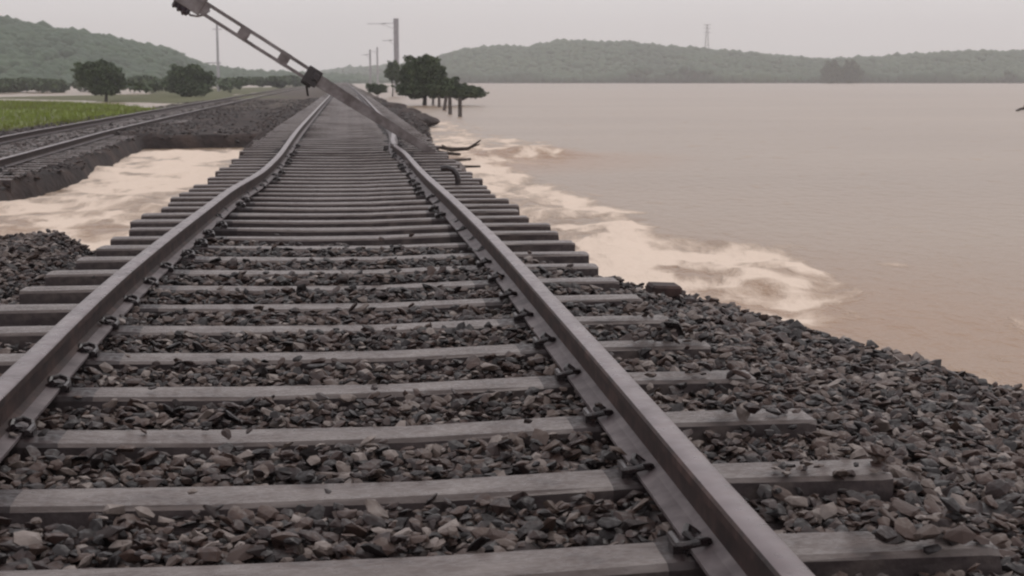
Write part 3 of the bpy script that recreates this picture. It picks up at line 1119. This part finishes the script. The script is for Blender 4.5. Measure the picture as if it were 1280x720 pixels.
YT = 125.0; px_m = YT / FPX
tx0, _ = up(237, 120, YT)
tree('tree', (tx0, YT, -.5), [blob(236, 96, 24, 14), blob(224, 102, 16, 14), blob(252, 102, 15, 13, .5), blob(238, 110, 26, 10), blob(240, 115, 24, 6)],
     15000, .12, 1.5, .13, 'dense dark tree left of the thin hazy pole', 'tree', 26)
for px, hh, sd, lab in FAR_TREES:
    YT = 650.0; px_m = YT / FPX
    tx0, _ = up(px, 104, YT)
    tree('tree', (tx0, YT, -.6), [blob(px, 84, 9, 9), blob(px - 4, 91, 9, 9, 1), blob(px + 5, 92, 9, 9, -1), blob(px, 98, 11, 6)], 5000, .55, 4.5, .5, lab, 'tree', sd,
         'pair of dark trees on the far right shoreline')
# scrub along the left land
scr = []
rs = random.Random(4)
for px, py, Y_, w_, h_ in [(165, 108, 112, 18, 6), (195, 106, 135, 20, 8), (300, 102, 190, 22, 7), (335, 101, 230, 24, 6), (372, 100, 280, 20, 6), (30, 106, 190, 45, 9),
                           (75, 106, 180, 30, 9), (-40, 106, 170, 50, 9), (278, 107, 170, 16, 6), (160, 104, 170, 30, 9)]:
    pm = Y_ / FPX
    for _ in range(5):
        x__, z__ = up(px + rs.uniform(-w_, w_) * .7, py + rs.uniform(-2, 3), Y_)
        scr.append((x__, Y_ + rs.uniform(-4, 4), z__, w_ * pm * .5, w_ * pm * .5, h_ * pm * rs.uniform(.5, 1)))
v_, f_ = leaf_cloud(scr, 42000, .26, 31)
sc_o = link('scrub', from_np('scrub', v_, f_, M['leaf'], False))
tag(sc_o, 'dull green scrub massed along the low land below the left hill', 'scrub', None, 'stuff')

# grass tufts on the green bank at the left
n = 80000
X = rng.uniform(-62, -12, n); Y = rng.uniform(40, 120, n)
d = poly_dist(X, Y, polyE)
ok = d < .8
X, Y = X[ok], Y[ok]
Z, _ = ground_z(X, Y)
ok = (Z > WATER_Z - .02) & (np.abs(X) < .40 * Y + 2)
X, Y, Z = X[ok], Y[ok], Z[ok]
n = len(X)
h = rng.uniform(.05, .2, n) * (1 + .6 * fbm(X, Y, .5, 2, 14)); a_ = rng.random(n) * 6.28
dx, dy = np.cos(a_) * .035, np.sin(a_) * .035
lx, ly = rng.normal(0, .06, n), rng.normal(0, .06, n)
Vv = np.stack([np.stack([X - dx, Y - dy, Z - .05], 1), np.stack([X + dx, Y + dy, Z - .05], 1), np.stack([X + lx, Y + ly, Z + h], 1)], 1).reshape(-1, 3)
go = link('grass', from_np('grass', Vv, np.arange(3 * n).reshape(-1, 3), M['grass'], False))
tag(go, 'bright green grass on the low bank beyond the left track', 'grass', None, 'stuff')

# ------------------------------------------------------------------ posts in the water
posts = [(541, 121, 131, 'pale wooden post, first from the left of the row standing in the flood', 'pale'),
         (549, 120, 134, 'dark wooden post second from the left in the flooded row under the shrub', 'dark'),
         (555, 120, 138, 'leaning dark post, third from the left in the flooded row', 'dark'),
         (563, 121, 143, 'thick dark post, second from the right in the flooded row', 'dark'),
         (575, 123, 146, 'dark post at the right end of the flooded row, standing apart', 'dark')]
for i, (px, yt, yb, lab, c_) in enumerate(posts):
    xw, yw = at(px, yb, WATER_Z)
    _, zt_ = up(px, yt, yw)
    b = MB()
    b.tube([(0, 0, -.5), (random.uniform(-.04, .04), 0, zt_ - WATER_Z)], [.10, .085], 7)
    o = b.build('fence_post', M['pale_paint'] if c_ == 'pale' else M['wood'], None, loc=(xw, yw, WATER_Z))
    if i == 2: o.rotation_euler.y = .12
    tag(o, lab, 'post', 'posts standing in the flood')

# ------------------------------------------------------------------ debris by the washed edge
# drifting branch
Yd = 27.5
def dp(px, py, Y=None, dy=0):
    Y = Yd if Y is None else Y
    x__, z__ = up(px, py, Y)
    return Vector((x__, Y + dy, z__))
o = empty('branch', dp(582, 187))
tag(o, 'bare branch sticking up out of the brown rapids right of the track', 'branch')
oi = o.location
b = MB(); b.tube([dp(548, 184) - oi, dp(565, 187) - oi, dp(585, 186) - oi, dp(593, 181) - oi, dp(601, 175) - oi], [.03, .045, .035, .025, .012], 7); b.build('stem', M['bark'], o)
b = MB(); b.tube([dp(580, 186) - oi, dp(590, 184) - oi, dp(600, 180) - oi], [.03, .02, .01], 6)
b.tube([dp(560, 186) - oi, dp(552, 181) - oi], [.03, .01], 6); b.build('twig', M['bark'], o)

# bent black cable looping over the sleeper ends
Yd = 14.6
o = empty('bent_pipe', dp(572, 237))
tag(o, 'black bent pipe arching over the sleeper ends beside the right rail', 'pipe')
oi = o.location
b = MB()
b.tube([dp(551, 211) - oi, dp(559, 209.5) - oi, dp(566, 212) - oi, dp(571, 218) - oi, dp(573, 226) - oi, dp(571, 234) - oi, dp(568, 240) - oi], .031, 8)
b.build('pipe', M['iron'], o, smooth=True)

# torn timber and wire heap at the mast foot
Yd = 22.5
o = empty('debris_heap', dp(545, 200))
tag(o, 'tangle of broken timber and sticks by the foot of the toppled mast', 'debris')
oi = o.location
for (p0, p1, r0) in (((520, 191), (575, 193), .035), ((528, 197), (562, 191), .03), ((533, 203), (588, 199), .032), ((515, 186), (545, 199), .04), ((548, 205), (560, 190), .022),
                     ((540, 209), (600, 208), .028)):
    b = MB(); q0, q1 = dp(*p0, Y=Yd + random.uniform(-.6, .6)) - oi, dp(*p1, Y=Yd + random.uniform(-.6, .6)) - oi
    b.tube([q0, q0.lerp(q1, .5) + Vector((0, 0, random.uniform(-.04, .04))), q1], [r0, r0 * .9, r0 * .6], 6)
    b.build('stick', M['bark'] if random.random() < .7 else M['wood'], o)

# a broken sleeper end lying on the crest
x__, y__, z__ = .80, 7.35, float(ground_z(np.array([.80]), np.array([7.35]))[0][0]) + .05
b = MB(); b.box((0, 0, 0), (.165, .13, .065))
o = b.build('concrete_chunk', M['rust'], None, bevel=.012, loc=(x__, y__, z__))
o.rotation_euler = (.05, .06, .2)
tag(o, 'rusty brown block on the ballast crest past the sleeper ends', 'block')

# a twig drifting far out on the flood, at the right edge of the view
xw, yw = at(1276, 139, WATER_Z)
o = empty('branch', (xw, yw, WATER_Z))
tag(o, 'short dark stick drifting far out on the flood at the right edge', 'branch')
b = MB(); b.tube([(-.25, 0, .02), (0, 0, .12), (.5, .1, .16), (1.1, .2, .05)], [.05, .07, .06, .03], 7); b.build('stem', M['bark'], o)
b = MB(); b.tube([(.1, 0, .12), (.2, 0, .3), (.22, .05, .42)], [.03, .025, .01], 6); b.build('twig', M['bark'], o)

# dark boulders and clods on the far bank edge
cl = []
for (px, py, z_, s_, lab) in ((520, 150, -.35, .5, 'dark clod at the water tip of the far bank'), (503, 143, -.25, .55, 'dark mossy clod on the far bank beside the track'),
                               (488, 134, -.2, .5, 'low dark clod farthest up the far bank')):
    xw, yw = at(px, py, z_)
    bm = bmesh.new(); bmesh.ops.create_icosphere(bm, subdivisions=3, radius=1)
    for v in bm.verts:
        v.co *= 1 + .3 * mn.noise(v.co * 1.7 + Vector((px, 0, 0))) + .12 * mn.noise(v.co * 6)
        v.co = Vector((v.co.x * s_ * 1.5, v.co.y * s_ * 3, v.co.z * s_ * .55))
    me = bpy.data.meshes.new('earth_clod'); bm.to_mesh(me); bm.free(); me.materials.append(M['earth'])
    o = link('earth_clod', me, None, (xw, yw, z_ - .05))
    tag(o, lab, 'clod', 'clods of earth on the far bank')

# ------------------------------------------------------------------ rain haze in the air
b = MB()
b.box((0, 1450, 60), (5200, 3600, 126))
hz = bpy.data.materials.new('haze')
hz.use_nodes = True
hn = hz.node_tree
hn.nodes.clear()
ho = hn.nodes.new('ShaderNodeOutputMaterial')
pv = hn.nodes.new('ShaderNodeVolumePrincipled')
pv.inputs['Color'].default_value = (.97, .96, .97, 1)
pv.inputs['Density'].default_value = .00060
pv.inputs['Anisotropy'].default_value = .2
hn.links.new(pv.outputs[0], ho.inputs['Volume'])
o = b.build('haze', hz)
tag(o, kind='stuff')
